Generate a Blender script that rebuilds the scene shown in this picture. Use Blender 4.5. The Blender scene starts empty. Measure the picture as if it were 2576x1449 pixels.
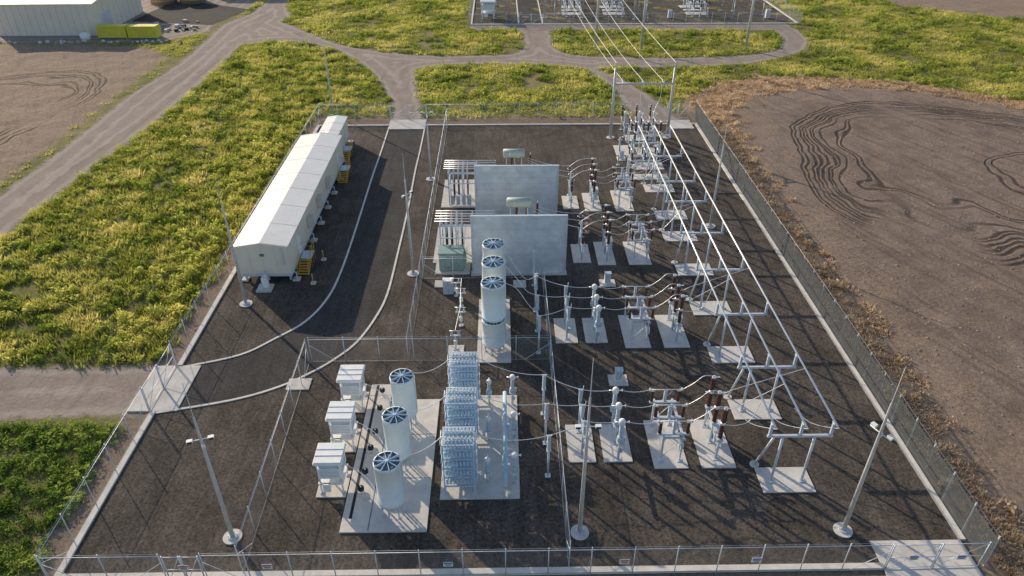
import bpy, math, random
import numpy as np
from mathutils import Vector
random.seed(7); rng=np.random.default_rng(7)
SC=bpy.context.scene
# ------------------------------------------------------------------ materials
def newmat(name):
    m=bpy.data.materials.new(name); m.use_nodes=True; nt=m.node_tree; nt.nodes.clear()
    return m,nt
def N(nt,t,**k):
    n=nt.nodes.new(t)
    for a,b in k.items(): setattr(n,a,b)
    return n
def mat(name,col,rough=0.6,metal=0.0,var=0.18,scale=1.5,bump=0.0,bscale=20,spec=0.4,stain=0.0):
    m,nt=newmat(name); L=nt.links.new
    out=N(nt,'ShaderNodeOutputMaterial'); b=N(nt,'ShaderNodeBsdfPrincipled')
    b.inputs['Roughness'].default_value=rough; b.inputs['Metallic'].default_value=metal
    b.inputs['Specular IOR Level'].default_value=spec
    tc=N(nt,'ShaderNodeNewGeometry'); no=N(nt,'ShaderNodeTexNoise'); no.inputs['Scale'].default_value=scale; no.inputs['Detail'].default_value=5; no.inputs['Roughness'].default_value=0.65
    L(tc.outputs['Position'],no.inputs['Vector'])
    mx=N(nt,'ShaderNodeMix',data_type='RGBA')
    r=N(nt,'ShaderNodeMapRange'); r.inputs[1].default_value=.3; r.inputs[2].default_value=.7
    L(no.outputs['Fac'],r.inputs[0]); L(r.outputs[0],mx.inputs[0])
    mx.inputs[6].default_value=(*[c*(1-var) for c in col],1); mx.inputs[7].default_value=(*[min(1,c*(1+var)) for c in col],1)
    c=mx.outputs[2]
    if stain>0:
        n3=N(nt,'ShaderNodeTexNoise'); n3.inputs['Scale'].default_value=.7; n3.inputs['Detail'].default_value=8; n3.inputs['Roughness'].default_value=.75; n3.inputs['Distortion'].default_value=.8
        L(tc.outputs['Position'],n3.inputs['Vector'])
        r3=N(nt,'ShaderNodeMapRange'); r3.inputs[1].default_value=.5; r3.inputs[2].default_value=.72; r3.inputs[4].default_value=stain; L(n3.outputs['Fac'],r3.inputs[0])
        m3=N(nt,'ShaderNodeMix',data_type='RGBA'); L(r3.outputs[0],m3.inputs[0]); L(c,m3.inputs[6]); m3.inputs[7].default_value=(col[0]*.42,col[1]*.38,col[2]*.34,1); c=m3.outputs[2]
    L(c,b.inputs['Base Color']); L(b.outputs[0],out.inputs[0])
    if bump>0:
        n2=N(nt,'ShaderNodeTexNoise'); n2.inputs['Scale'].default_value=bscale; n2.inputs['Detail'].default_value=6
        L(tc.outputs['Position'],n2.inputs['Vector'])
        bp=N(nt,'ShaderNodeBump'); bp.inputs['Strength'].default_value=bump; bp.inputs['Distance'].default_value=.05
        L(n2.outputs['Fac'],bp.inputs['Height']); L(bp.outputs[0],b.inputs['Normal'])
    return m
M={}
M['galv']=mat('galvanised_steel',(.60,.66,.73),.42,.2,.14,3)
M['alu']=mat('aluminium_tube',(.82,.84,.87),.33,.35,.06,3)
M['conc']=mat('concrete',(.63,.605,.575),.9,0,.12,.9,.15,25,.3,.28)
M['kerb']=mat('kerb_concrete',(.68,.65,.61),.9,0,.12,1.2,.1,25,.3,.25)
M['wallp']=mat('galvanised_panel',(.66,.72,.78),.40,.15,.17,.8,0,20,.4,.12)
M['brown']=mat('brown_porcelain',(.075,.030,.020),.22,0,.25,6)
M['grey']=mat('grey_polymer',(.46,.55,.65),.45,0,.15,5)
M['white']=mat('white_paint',(.80,.82,.83),.5,0,.06,1.5)
M['cap']=mat('capacitor_can_paint',(.47,.64,.80),.4,.05,.12,4)  # can paint with extra blue standing in for sky light
M['reac']=mat('reactor_paint',(.72,.80,.84),.5,0,.06,1.2,0,20,.4,.1)  # pale paint, bluish sky light mixed into its colour
M['dark']=mat('dark_grille',(.13,.18,.23),.6,.1,.2,5)
M['black']=mat('black_rubber',(.02,.02,.022),.7,0,.2,5)
M['cream']=mat('cream_sheet_metal',(.76,.70,.61),.5,0,.05,.8,0,20,.4,.08)
M['creamj']=mat('cream_panel_joint',(.58,.53,.46),.6,0,.06,.8)
M['roof']=mat('roof_sheet_metal',(.80,.79,.76),.42,.05,.06,.5,0,20,.4,.1)
M['yel']=mat('safety_yellow',(.62,.38,.06),.5,0,.1,4)
M['cyel']=mat('container_yellow',(.68,.60,.07),.5,0,.15,1,0,20,.4,.2)
M['green']=mat('pale_green_paint',(.26,.38,.35),.5,0,.12,1.5)
M['olive']=mat('tank_paint',(.42,.47,.42),.5,0,.12,1.5)
M['fdark']=mat('fence_steel_dark',(.19,.21,.22),.5,.3,.15,3)
M['pole']=mat('mast_steel',(.58,.59,.60),.45,.2,.12,2)
M['blue']=mat('sign_blue',(.05,.16,.5),.5,0,.05,2)
M['red']=mat('sign_red',(.5,.04,.03),.5,0,.05,2)
M['orange']=mat('orange_paint',(.6,.16,.03),.5,0,.05,2)
M['tan']=mat('tan_tank',(.38,.29,.19),.6,0,.15,.5)
M['glass']=mat('dark_window',(.03,.04,.05),.15,0,.1,1)
def chain():
    m,nt=newmat('chain_link_wire'); L=nt.links.new
    out=N(nt,'ShaderNodeOutputMaterial'); b=N(nt,'ShaderNodeBsdfPrincipled'); b.inputs['Base Color'].default_value=(.5,.52,.54,1); b.inputs['Roughness'].default_value=.4; b.inputs['Metallic'].default_value=.3
    t=N(nt,'ShaderNodeBsdfTransparent'); mx=N(nt,'ShaderNodeMixShader')
    g=N(nt,'ShaderNodeNewGeometry'); sp=N(nt,'ShaderNodeSeparateXYZ'); L(g.outputs['Position'],sp.inputs[0])
    a=N(nt,'ShaderNodeMath',operation='ADD'); L(sp.outputs[0],a.inputs[0]); L(sp.outputs[1],a.inputs[1])
    facs=[]
    for op in ('ADD','SUBTRACT'):
        s=N(nt,'ShaderNodeMath',operation=op); L(a.outputs[0],s.inputs[0]); L(sp.outputs[2],s.inputs[1])
        k=N(nt,'ShaderNodeMath',operation='MULTIPLY'); L(s.outputs[0],k.inputs[0]); k.inputs[1].default_value=14
        f=N(nt,'ShaderNodeMath',operation='FRACT'); L(k.outputs[0],f.inputs[0])
        l=N(nt,'ShaderNodeMath',operation='LESS_THAN'); L(f.outputs[0],l.inputs[0]); l.inputs[1].default_value=.06
        facs.append(l)
    mm=N(nt,'ShaderNodeMath',operation='MAXIMUM'); L(facs[0].outputs[0],mm.inputs[0]); L(facs[1].outputs[0],mm.inputs[1])
    L(mm.outputs[0],mx.inputs[0]); L(t.outputs[0],mx.inputs[1]); L(b.outputs[0],mx.inputs[2]); L(mx.outputs[0],out.inputs[0])
    return m
M['chain']=chain()
def gravel(name,c0,c1,patch,bs=.6):
    m,nt=newmat(name); L=nt.links.new
    out=N(nt,'ShaderNodeOutputMaterial'); b=N(nt,'ShaderNodeBsdfPrincipled'); b.inputs['Roughness'].default_value=.95; b.inputs['Specular IOR Level'].default_value=.15
    g=N(nt,'ShaderNodeNewGeometry')
    n1=N(nt,'ShaderNodeTexNoise'); n1.inputs['Scale'].default_value=5; n1.inputs['Detail'].default_value=8; n1.inputs['Roughness'].default_value=.85
    n2=N(nt,'ShaderNodeTexNoise'); n2.inputs['Scale'].default_value=.22; n2.inputs['Detail'].default_value=6; n2.inputs['Roughness'].default_value=.65; n2.inputs['Distortion'].default_value=1.0
    mp=N(nt,'ShaderNodeMapping'); mp.inputs['Scale'].default_value=(1,.13,1); mp.inputs['Rotation'].default_value=(0,0,.06)
    n3=N(nt,'ShaderNodeTexNoise'); n3.inputs['Scale'].default_value=1.8; n3.inputs['Detail'].default_value=3; n3.inputs['Distortion'].default_value=.6
    for n in (n1,n2): L(g.outputs['Position'],n.inputs['Vector'])
    L(g.outputs['Position'],mp.inputs['Vector']); L(mp.outputs[0],n3.inputs['Vector'])
    r1=N(nt,'ShaderNodeMapRange'); r1.inputs[1].default_value=.38; r1.inputs[2].default_value=.64; L(n1.outputs['Fac'],r1.inputs[0])
    mx=N(nt,'ShaderNodeMix',data_type='RGBA'); L(r1.outputs[0],mx.inputs[0]); mx.inputs[6].default_value=(*c0,1); mx.inputs[7].default_value=(*c1,1)
    r2=N(nt,'ShaderNodeMapRange'); r2.inputs[1].default_value=.35; r2.inputs[2].default_value=.68; r2.inputs[3].default_value=1-patch; r2.inputs[4].default_value=1+patch; L(n2.outputs['Fac'],r2.inputs[0])
    r3=N(nt,'ShaderNodeMapRange'); r3.inputs[1].default_value=.35; r3.inputs[2].default_value=.65; r3.inputs[3].default_value=1-patch*.6; r3.inputs[4].default_value=1+patch*.6; L(n3.outputs['Fac'],r3.inputs[0])
    mu=N(nt,'ShaderNodeMath',operation='MULTIPLY'); L(r2.outputs[0],mu.inputs[0]); L(r3.outputs[0],mu.inputs[1])
    vm=N(nt,'ShaderNodeVectorMath',operation='SCALE'); L(mx.outputs[2],vm.inputs[0]); L(mu.outputs[0],vm.inputs['Scale'])
    L(vm.outputs[0],b.inputs['Base Color'])
    bp=N(nt,'ShaderNodeBump'); bp.inputs['Strength'].default_value=bs; bp.inputs['Distance'].default_value=.05; L(n1.outputs['Fac'],bp.inputs['Height']); L(bp.outputs[0],b.inputs['Normal'])
    L(b.outputs[0],out.inputs[0]); return m
M['yard']=gravel('dark_gravel',(.033,.028,.025),(.165,.140,.120),.28,.8)
M['asph']=gravel('asphalt',(.034,.033,.034),(.095,.089,.087),.2,.4)

# ------------------------------------------------------------------ mesh builder
class MB:
    def __init__(s): s.v=[];s.f=[];s.m=[];s.s=[];s.mats=[]
    def mi(s,m):
        if m not in s.mats: s.mats.append(m)
        return s.mats.index(m)
    def face(s,idx,m,sm=False): s.f.append(idx);s.m.append(s.mi(m));s.s.append(sm)
    def box(s,c,d,m,rz=0):
        b=len(s.v);x,y,z=[q/2 for q in d];ca,sa=math.cos(rz),math.sin(rz)
        for dz in(-z,z):
            for dx,dy in((-x,-y),(x,-y),(x,y),(-x,y)):
                s.v.append((c[0]+dx*ca-dy*sa,c[1]+dx*sa+dy*ca,c[2]+dz))
        for q in((3,2,1,0),(4,5,6,7),(0,1,5,4),(1,2,6,5),(2,3,7,6),(3,0,4,7)): s.face([b+i for i in q],m)
    def bx(s,x0,x1,y0,y1,z0,z1,m): s.box(((x0+x1)/2,(y0+y1)/2,(z0+z1)/2),(x1-x0,y1-y0,z1-z0),m)
    def lathe(s,p0,p1,prof,m,n=10,caps=True,sm=True):
        p0=Vector(p0);p1=Vector(p1);d=p1-p0;dn=d.normalized()
        a=Vector((1,0,0)) if abs(dn.x)<.9 else Vector((0,1,0))
        u=dn.cross(a).normalized();w=dn.cross(u);b=len(s.v)
        for t,r in prof:
            o=p0+d*t
            for i in range(n):
                an=2*math.pi*i/n; q=o+u*(r*math.cos(an))+w*(r*math.sin(an)); s.v.append(tuple(q))
        for k in range(len(prof)-1):
            for i in range(n):
                j=(i+1)%n; s.face([b+k*n+i,b+k*n+j,b+(k+1)*n+j,b+(k+1)*n+i],m,sm)
        if caps:
            s.face([b+i for i in range(n)][::-1],m); e=b+(len(prof)-1)*n; s.face([e+i for i in range(n)],m)
    def cyl(s,p0,p1,r,m,n=8,r1=None,caps=True): s.lathe(p0,p1,[(0,r),(1,r if r1 is None else r1)],m,n,caps)
    def ins(s,p0,p1,r,m,k=9,n=9):
        pr=[(0,r*.6)]
        for i in range(k):
            a=(i+.15)/k;b_=(i+.5)/k;c=(i+.85)/k
            pr+=[(a,r*.62),(b_,r),(c,r*.64)]
        pr.append((1,r*.6)); s.lathe(p0,p1,pr,m,n)
    def tube(s,pts,r,m,n=5):
        for a,b in zip(pts[:-1],pts[1:]): s.cyl(a,b,r,m,n,caps=False)
    def ribbon(s,pts,w,z0,z1,m):
        P=[Vector((p[0],p[1])) for p in pts];L=[];R=[]
        for i,p in enumerate(P):
            a=P[max(0,i-1)];c=P[min(len(P)-1,i+1)];t=(c-a).normalized();nn=Vector((-t.y,t.x))*w/2
            L.append(p+nn);R.append(p-nn)
        b=len(s.v)
        for l,r in zip(L,R):
            s.v+= [(l.x,l.y,z0),(r.x,r.y,z0),(r.x,r.y,z1),(l.x,l.y,z1)]
        for i in range(len(P)-1):
            o=b+i*4;q=o+4
            s.face([o+3,o+2,q+2,q+3],m);s.face([o+2,o+1,q+1,q+2],m);s.face([o,o+3,q+3,q],m)
        s.face([b,b+1,b+2,b+3],m);e=b+4*(len(P)-1);s.face([e+3,e+2,e+1,e],m)
    def mesh(s,name):
        me=bpy.data.meshes.new(name);me.from_pydata(s.v,[],s.f)
        for k in s.mats: me.materials.append(M[k])
        me.polygons.foreach_set('material_index',s.m);me.polygons.foreach_set('use_smooth',s.s);me.update();return me
def put(name,me,loc=(0,0,0),rz=0,parent=None,sc=None):
    o=bpy.data.objects.new(name,me);SC.collection.objects.link(o);o.location=loc;o.rotation_euler=(0,0,rz)
    if sc: o.scale=sc
    if parent: o.parent=parent
    return o
def smooth(pts,k=5):
    out=[];P=[np.array(p,float) for p in pts];n=len(P)
    for i in range(n-1):
        a=P[max(0,i-1)];b=P[i];c=P[i+1];d=P[min(n-1,i+2)]
        for j in range(k):
            t=j/k;out.append(tuple(.5*((2*b)+(c-a)*t+(2*a-5*b+4*c-d)*t*t+(3*b-a-3*c+d)*t**3)))
    out.append(tuple(P[-1]));return out
def sag(p0,p1,s,n=8):
    return [tuple(p0[i]+(p1[i]-p0[i])*t-(s*4*t*(1-t) if i==2 else 0) for i in range(3)) for t in [k/n for k in range(n+1)]]
# ------------------------------------------------------------------ terrain with region masks
def sd(X,Y,poly):
    P=np.array(poly,float);Q=np.roll(P,-1,0);best=np.full(X.shape,1e9);ins=np.zeros(X.shape,bool)
    for (x0,y0),(x1,y1) in zip(P,Q):
        dx,dy=x1-x0,y1-y0;t=np.clip(((X-x0)*dx+(Y-y0)*dy)/(dx*dx+dy*dy+1e-9),0,1)
        best=np.minimum(best,(X-x0-t*dx)**2+(Y-y0-t*dy)**2)
        if y0!=y1:
            c=((y0>Y)!=(y1>Y))&(X<(x1-x0)*(Y-y0)/(y1-y0)+x0);ins^=c
    d=np.sqrt(best);return np.where(ins,d,-d)
is1=[(-54.5,154),(-47.2,157.8),(-36.1,152.9),(-28.8,143.5),(-23.4,133),(-19.4,121.7),(-17.5,114.6),(-17.3,107)]
midi=[(-12,107),(-12.3,110),(-15.7,132.9),(-14.4,138.2),(-4.6,140.4),(10.7,138.8),(16.4,134.9),(19.5,124.3),(20.5,115),(22,108)]
topi=[(-7,171),(-5.7,166.7),(3.7,166.6),(5,158),(4.6,151.7),(1.7,146.9),(-12.6,146),(-24.1,149.1),(-34.1,155.4),(-44.3,167.3),(-53,178.9),(-54.4,194),(-54.4,230)]
rdo=[(29,108),(27.3,111.1),(25.7,119.9),(21.8,131.1),(18.5,137),(33.4,137.7),(47.7,139.6),(59.3,146.3),(64.8,153.8),(66.5,162.1),(66,171)]
roadB=smooth(is1,4)+smooth(midi,4)+smooth(rdo,4)+smooth(topi,4)+[(-61,230),(-60,165)]
roadA=[(-60,-10),(-58,40),(-57,72),(-55.4,93.5),(-53.9,110.6),(-53.7,122),(-53.7,141),(-54.3,156),(-50,180),(-54.4,194),(-54.4,230),(-61,230),(-60,185),(-63.6,172),(-62.8,159),(-62.1,141),(-63.7,123),(-63,98),(-63.3,83),(-64.5,60),(-66,40),(-70,-10)]
roadC=[(-62,50.3),(-43.6,49.2),(-28.5,49.3),(-28.5,43.2),(-39.8,42.6),(-62,41.5)]
islR=smooth([(11,162.9),(11.2,151.6),(15.2,146.2),(26.8,144),(42.7,144.3),(54.9,147.9),(59.9,155.5),(60.9,163.9),(57,165.7),(30,166.4),(12.6,166.4),(11,162.9)],4)[:-1]
apron=[(-112,157),(-86,157.5),(-72,157.5),(-65,166),(-66,178),(-62,190),(-62,230),(-150,230),(-150,157)]
soilR=smooth([(33,-20),(33.6,30),(34,55),(33.5,75),(34.6,96),(36.5,112),(43.5,120.7),(59.3,125.9),(72.3,123.4),(85.9,114),(105,108),(160,110)],4)+[(400,100),(400,-20)]
soilL=[(-300,40),(-65.5,40),(-65,83),(-65.5,125),(-66,146),(-72,153),(-90,156),(-130,156),(-300,160)]
soilT=[(100,190),(118,176),(160,168),(400,170),(400,600),(90,600)]
trR=smooth([(47,103.9),(52.7,110.7),(59.6,113.4),(70,111.9),(81.4,106.7),(90,98),(88,80),(75,72),(59.1,70.4),(54,69.2),(48.9,70.6),(44.7,74.5),(43,82),(44.3,93.3),(47,103.9)],4)[:-1]
trI=[(75+9*math.cos(a),86+9*math.sin(a)) for a in np.linspace(0,2*math.pi,24,endpoint=False)]
trL=smooth([(-110,128),(-90.9,131.7),(-84.9,134),(-77.6,133.9),(-72.5,129.1),(-71.1,120.4),(-72.7,110.9),(-74.6,103.3),(-80,90),(-95,85),(-110,95),(-110,128)],4)[:-1]
yardP=[(-28,28.3),(30.2,28.3),(30.2,107),(-28,107)]
def road_sd(X,Y):
    r=np.maximum(np.maximum(sd(X,Y,roadA),sd(X,Y,roadB)),np.maximum(sd(X,Y,roadC),sd(X,Y,apron)))
    return np.minimum(r,-sd(X,Y,islR))
def nz(x,y,s,seed=0):
    r=np.random.default_rng(seed);o=0
    for i in range(7):
        a=r.uniform(0,6.28);k=2*math.pi/s*r.uniform(.6,1.7);o=o+np.sin((x*math.cos(a)+y*math.sin(a))*k+r.uniform(0,6.28)+1.3*np.sin((x*math.sin(a)-y*math.cos(a))*k*.6))
    return o/7*1.6
def dryw(x,y): return 3.0+4.5*np.clip((y-92)/22,0,1)*np.clip((66-x)/18,0,1)
xs=np.concatenate([[-3000,-1200,-500,-260,-190,-150],np.arange(-128,122,.6),[125,150,190,260,500,1200,3000]])
ys=np.concatenate([[-600,-150,-40,0],np.arange(10,218,.6),[225,250,300,400,700,1500,4000]])
X,Y=np.meshgrid(xs,ys);X=X.ravel();Y=Y.ravel()
A={}
A['road']=road_sd(X,Y);SR=sd(X,Y,soilR)
A['soil']=np.maximum(np.maximum(SR,sd(X,Y,soilL)),sd(X,Y,soilT))
A['verge']=np.maximum(sd(X,Y,[(-30.3,-20),(-30.3,112),(-20,111.5),(22,110.5),(31.5,113),(34,113),(34,-20)]),-50)
A['dry']=np.maximum(SR+dryw(X,Y),A['verge'])
A['soilR']=SR
A['trR']=sd(X,Y,trR);A['trI']=sd(X,Y,trI);A['trL']=sd(X,Y,trL)
dy=np.clip(-sd(X,Y,yardP)-.6,0,3)/3
nr=np.clip((-A['road']-.3)/2,0,1)
Z=(nz(X,Y,2.2,1)*.045+nz(X,Y,7,2)*.09)*dy*nr*(np.abs(X)<130)
nx=len(xs);ny=len(ys);idx=np.arange(nx*ny).reshape(ny,nx)
F=np.stack([idx[:-1,:-1],idx[:-1,1:],idx[1:,1:],idx[1:,:-1]],-1).reshape(-1,4)
def npmesh(name,V,F,attrs={}):
    me=bpy.data.meshes.new(name);n=len(V);me.vertices.add(n);me.vertices.foreach_set('co',np.asarray(V,np.float32).ravel())
    k=F.shape[1];me.loops.add(F.size);me.loops.foreach_set('vertex_index',F.astype(np.int32).ravel());me.polygons.add(len(F))
    me.polygons.foreach_set('loop_start',np.arange(0,F.size,k,dtype=np.int32));me.polygons.foreach_set('loop_total',np.full(len(F),k,dtype=np.int32))
    me.update(calc_edges=True)
    for a,v in attrs.items():
        at=me.attributes.new(a,'FLOAT','POINT');at.data.foreach_set('value',np.asarray(v,np.float32))
    return me
gm=npmesh('ground',np.stack([X,Y,Z],1),F,A)
gm.polygons.foreach_set('use_smooth',[True]*len(gm.polygons))
def ground_mat():
    m,nt=newmat('ground_surface');L=nt.links.new
    out=N(nt,'ShaderNodeOutputMaterial');b=N(nt,'ShaderNodeBsdfPrincipled');b.inputs['Roughness'].default_value=.95;b.inputs['Specular IOR Level'].default_value=.15
    g=N(nt,'ShaderNodeNewGeometry')
    def noise(s,d=5,r=.6,mp=None,dist=0):
        n=N(nt,'ShaderNodeTexNoise');n.inputs['Scale'].default_value=s;n.inputs['Detail'].default_value=d;n.inputs['Roughness'].default_value=r;n.inputs['Distortion'].default_value=dist
        if mp:
            r0=N(nt,'ShaderNodeMapping');r0.inputs['Rotation'].default_value=(0,0,mp[1]);L(g.outputs['Position'],r0.inputs[0])
            q=N(nt,'ShaderNodeMapping');q.inputs['Scale'].default_value=mp[0];L(r0.outputs[0],q.inputs[0]);L(q.outputs[0],n.inputs[0])
        else: L(g.outputs['Position'],n.inputs[0])
        return n.outputs['Fac']
    def mr(x,a,b_,c=0,d=1):
        r=N(nt,'ShaderNodeMapRange');r.inputs[1].default_value=a;r.inputs[2].default_value=b_;r.inputs[3].default_value=c;r.inputs[4].default_value=d;L(x,r.inputs[0]);return r.outputs[0]
    def mix(f,a,b_):
        x=N(nt,'ShaderNodeMix',data_type='RGBA')
        if isinstance(f,float): x.inputs[0].default_value=f
        else: L(f,x.inputs[0])
        for s_,c in((6,a),(7,b_)):
            if isinstance(c,tuple): x.inputs[s_].default_value=(*c,1)
            else: L(c,x.inputs[s_])
        return x.outputs[2]
    def math2(op,a,b_):
        x=N(nt,'ShaderNodeMath',operation=op)
        for i,c in enumerate((a,b_)):
            if isinstance(c,(int,float)): x.inputs[i].default_value=c
            else: L(c,x.inputs[i])
        return x.outputs[0]
    def attr(a): n=N(nt,'ShaderNodeAttribute');n.attribute_name=a;return n.outputs['Fac']
    nf=noise(2.6,8,.8);nm=noise(.35,6,.65);nb=noise(.06,5,.6,None,.6);nss=noise(1.1,6,.7)
    edge=mr(nss,.25,.75,-1.3,1.3)
    def mask(a,soft=.35,amp=1.0):
        e=math2('MULTIPLY',edge,amp);s_=math2('ADD',attr(a),e);return mr(s_,-soft,soft)
    grass=mix(mr(nm,.35,.65),(.13,.15,.035),(.30,.28,.09))
    grass=mix(mr(nb,.42,.66),grass,(.38,.31,.15))
    grass=mix(mr(nf,.35,.7),mix(.45,grass,(.03,.04,.01)),grass)
    dry=mix(mr(nf,.3,.7),(.24,.155,.10),(.56,.42,.30))
    st=noise(1.1,4,.6,((1,.045,1),-.44));st2=noise(.25,4,.6,((1,.15,1),-.44))
    soil=mix(mr(nm,.3,.7),(.235,.172,.135),(.37,.285,.232))
    soil=mix(mr(nb,.4,.6,0,.45),soil,(.40,.32,.27))
    soil=mix(mr(nf,.35,.66),mix(.6,soil,(.07,.052,.042)),soil)
    soil=mix(mr(st,.52,.62,0,.5),soil,(.10,.076,.064))
    soil=mix(mr(st2,.5,.66,0,.35),soil,(.13,.098,.082))
    # pale dusty shoulder next to the fence
    sh=math2('MULTIPLY',mr(attr('soilR'),9,0,0,.8),mr(nss,.3,.6,.2,1.0))
    soil=mix(sh,soil,mix(mr(nf,.35,.65),(.20,.14,.10),(.50,.38,.28)))
    wobs=mr(noise(.045,2,.5),.3,.7,.55,1.6);wobA=mr(noise(.09,2,.5),.3,.7,-1.4,1.4)
    def ruts(a,offs,w,t0=.38):
        tot=None
        s_=math2('ADD',math2('MULTIPLY',attr(a),wobs),wobA)
        for o in offs:
            d=math2('ABSOLUTE',math2('SUBTRACT',s_,o),0);k=mr(d,w,w*.3)
            tot=k if tot is None else math2('MAXIMUM',tot,k)
        vis=mr(noise(.05,3,.6),t0,t0+.1)
        return math2('MULTIPLY',math2('MULTIPLY',tot,vis),mr(nf,.25,.6,.45,.95))
    r1=ruts('trR',(-3.2,-2.5,-1.5,-.9,-.3,.5,1.0,2.2,4.4,5.1),.27,.34)
    soil=mix(r1,soil,(.045,.034,.029))
    r2=ruts('trI',(-.6,.6),.3);soil=mix(r2,soil,(.05,.038,.032))
    r3=ruts('trL',(-2,-1.2,.1,.8,3.1,3.8),.28,.36);soil=mix(r3,soil,(.07,.053,.043))
    road=mix(mr(nm,.3,.7),(.32,.265,.235),(.44,.375,.34))
    road=mix(mr(nf,.33,.66),mix(.5,road,(.16,.125,.105)),road)
    road=mix(mr(noise(.7,4,.6,((1,.05,1),.03)),.5,.64,0,.5),road,(.23,.185,.155))
    sw=math2('SINE',math2('MULTIPLY',math2('ADD',attr('road'),mr(nm,.3,.7,-.5,.5)),2.4),0)
    road=mix(mr(sw,.2,1,0,.4),road,(.52,.455,.415))
    c=mix(mask('dry',.7,2.0),grass,dry)
    c=mix(mask('soil',.5,1.3),c,soil)
    c=mix(mask('verge',.3,.4),c,mix(mr(nf,.3,.7),(.14,.10,.075),(.36,.275,.205)))
    c=mix(mask('road',.3,.9),c,road)
    L(c,b.inputs['Base Color'])
    bp=N(nt,'ShaderNodeBump');bp.inputs['Strength'].default_value=1;bp.inputs['Distance'].default_value=.15;L(nf,bp.inputs['Height'])
    bp2=N(nt,'ShaderNodeBump');bp2.inputs['Strength'].default_value=.6;bp2.inputs['Distance'].default_value=.2;L(math2('MULTIPLY',math2('MAXIMUM',math2('MAXIMUM',r1,r2),r3),-1.0),bp2.inputs['Height']);L(bp.outputs[0],bp2.inputs['Normal'])
    L(bp2.outputs[0],b.inputs['Normal']);L(b.outputs[0],out.inputs[0]);return m
gm.materials.append(ground_mat());put('ground',gm)
# ------------------------------------------------------------------ vegetation
def grass_mat(name,c0,c1,c2):
    m,nt=newmat(name);L=nt.links.new
    out=N(nt,'ShaderNodeOutputMaterial');d=N(nt,'ShaderNodeBsdfDiffuse');t=N(nt,'ShaderNodeBsdfTranslucent');mx=N(nt,'ShaderNodeMixShader');mx.inputs[0].default_value=.5
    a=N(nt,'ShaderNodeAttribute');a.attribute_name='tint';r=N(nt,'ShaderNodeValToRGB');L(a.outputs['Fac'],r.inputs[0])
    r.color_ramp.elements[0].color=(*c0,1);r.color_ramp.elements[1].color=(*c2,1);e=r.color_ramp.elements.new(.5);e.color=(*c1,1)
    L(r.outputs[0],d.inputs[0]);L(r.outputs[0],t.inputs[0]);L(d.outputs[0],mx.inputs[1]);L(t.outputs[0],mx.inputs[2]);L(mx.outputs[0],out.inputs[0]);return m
G1=grass_mat('grass_blades',(.11,.155,.03),(.40,.42,.085),(.80,.70,.26))
G2=grass_mat('weed_leaves',(.05,.10,.02),(.15,.25,.045),(.38,.46,.11))
G2b=grass_mat('weed_leaves_sunny',(.07,.13,.02),(.29,.37,.06),(.68,.64,.18))  # yellower copy of the weed leaves, sunlight put into the colour
G3=grass_mat('dry_weed_stalks',(.28,.18,.11),(.58,.42,.27),(.85,.68,.46))
def blade_tpl(n,h,spread,w,seed):
    r=np.random.default_rng(seed);a=r.uniform(0,6.28,n);rad=spread*np.sqrt(r.uniform(0,1,n));x=rad*np.cos(a);y=rad*np.sin(a)
    hh=h*r.uniform(.5,1.1,n)*(1-.5*(rad/spread)**2);lean=r.uniform(.2,.6,n)*hh;b=r.uniform(0,6.28,n);wx=w*r.uniform(.6,1.3,n)
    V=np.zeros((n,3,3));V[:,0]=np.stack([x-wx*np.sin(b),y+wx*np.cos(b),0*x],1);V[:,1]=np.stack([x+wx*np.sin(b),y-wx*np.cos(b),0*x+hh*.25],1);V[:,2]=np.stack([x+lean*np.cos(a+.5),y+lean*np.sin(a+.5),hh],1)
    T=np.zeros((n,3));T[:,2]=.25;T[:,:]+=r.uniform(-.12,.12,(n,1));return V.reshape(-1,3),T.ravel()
def leaf_tpl(n,h,rad,w,seed):
    r=np.random.default_rng(seed);p=r.normal(size=(n,3));p/=np.linalg.norm(p,axis=1)[:,None];p[:,2]=np.abs(p[:,2]);q=p*r.uniform(.55,1.0,(n,1))*(1+.25*np.sin(p[:,:1]*5+seed));c=q*np.array([rad,rad,h])
    V=np.zeros((n,3,3))
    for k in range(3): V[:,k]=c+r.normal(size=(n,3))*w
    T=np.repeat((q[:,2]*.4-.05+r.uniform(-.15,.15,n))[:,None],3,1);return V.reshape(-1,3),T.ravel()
def scatter(name,pts,mt,tpls,smin,smax,tint,hs=1.0):
    n=len(pts);V=[];T=[];k=rng.integers(0,len(tpls),n)
    for t,(tv,tt) in enumerate(tpls):
        q=pts[k==t];ti=tint[k==t]
        if len(q)==0: continue
        s=rng.uniform(smin,smax,len(q));an=rng.uniform(0,6.28,len(q));ca,sa=np.cos(an)*s,np.sin(an)*s
        P=np.zeros((len(q),len(tv),3));P[:,:,0]=tv[None,:,0]*ca[:,None]-tv[None,:,1]*sa[:,None]+q[:,0:1];P[:,:,1]=tv[None,:,0]*sa[:,None]+tv[None,:,1]*ca[:,None]+q[:,1:2];P[:,:,2]=tv[None,:,2]*s[:,None]*hs-.03
        V.append(P.reshape(-1,3));T.append((tt[None]+ti[:,None]).ravel())
    V=np.concatenate(V);T=np.clip(np.concatenate(T),0,1);me=npmesh(name,V,np.arange(len(V)).reshape(-1,3),{'tint':T});me.materials.append(mt);put(name,me);return len(V)//3
blades=[blade_tpl(26,.55,.45,.045,i) for i in range(5)]
bladesF=[blade_tpl(16,.5,.7,.08,20+i) for i in range(5)]
leaves=[leaf_tpl(60,.68,.5,.08,40+i) for i in range(5)]
leavesF=[leaf_tpl(40,.7,.65,.11,60+i) for i in range(5)]
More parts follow.
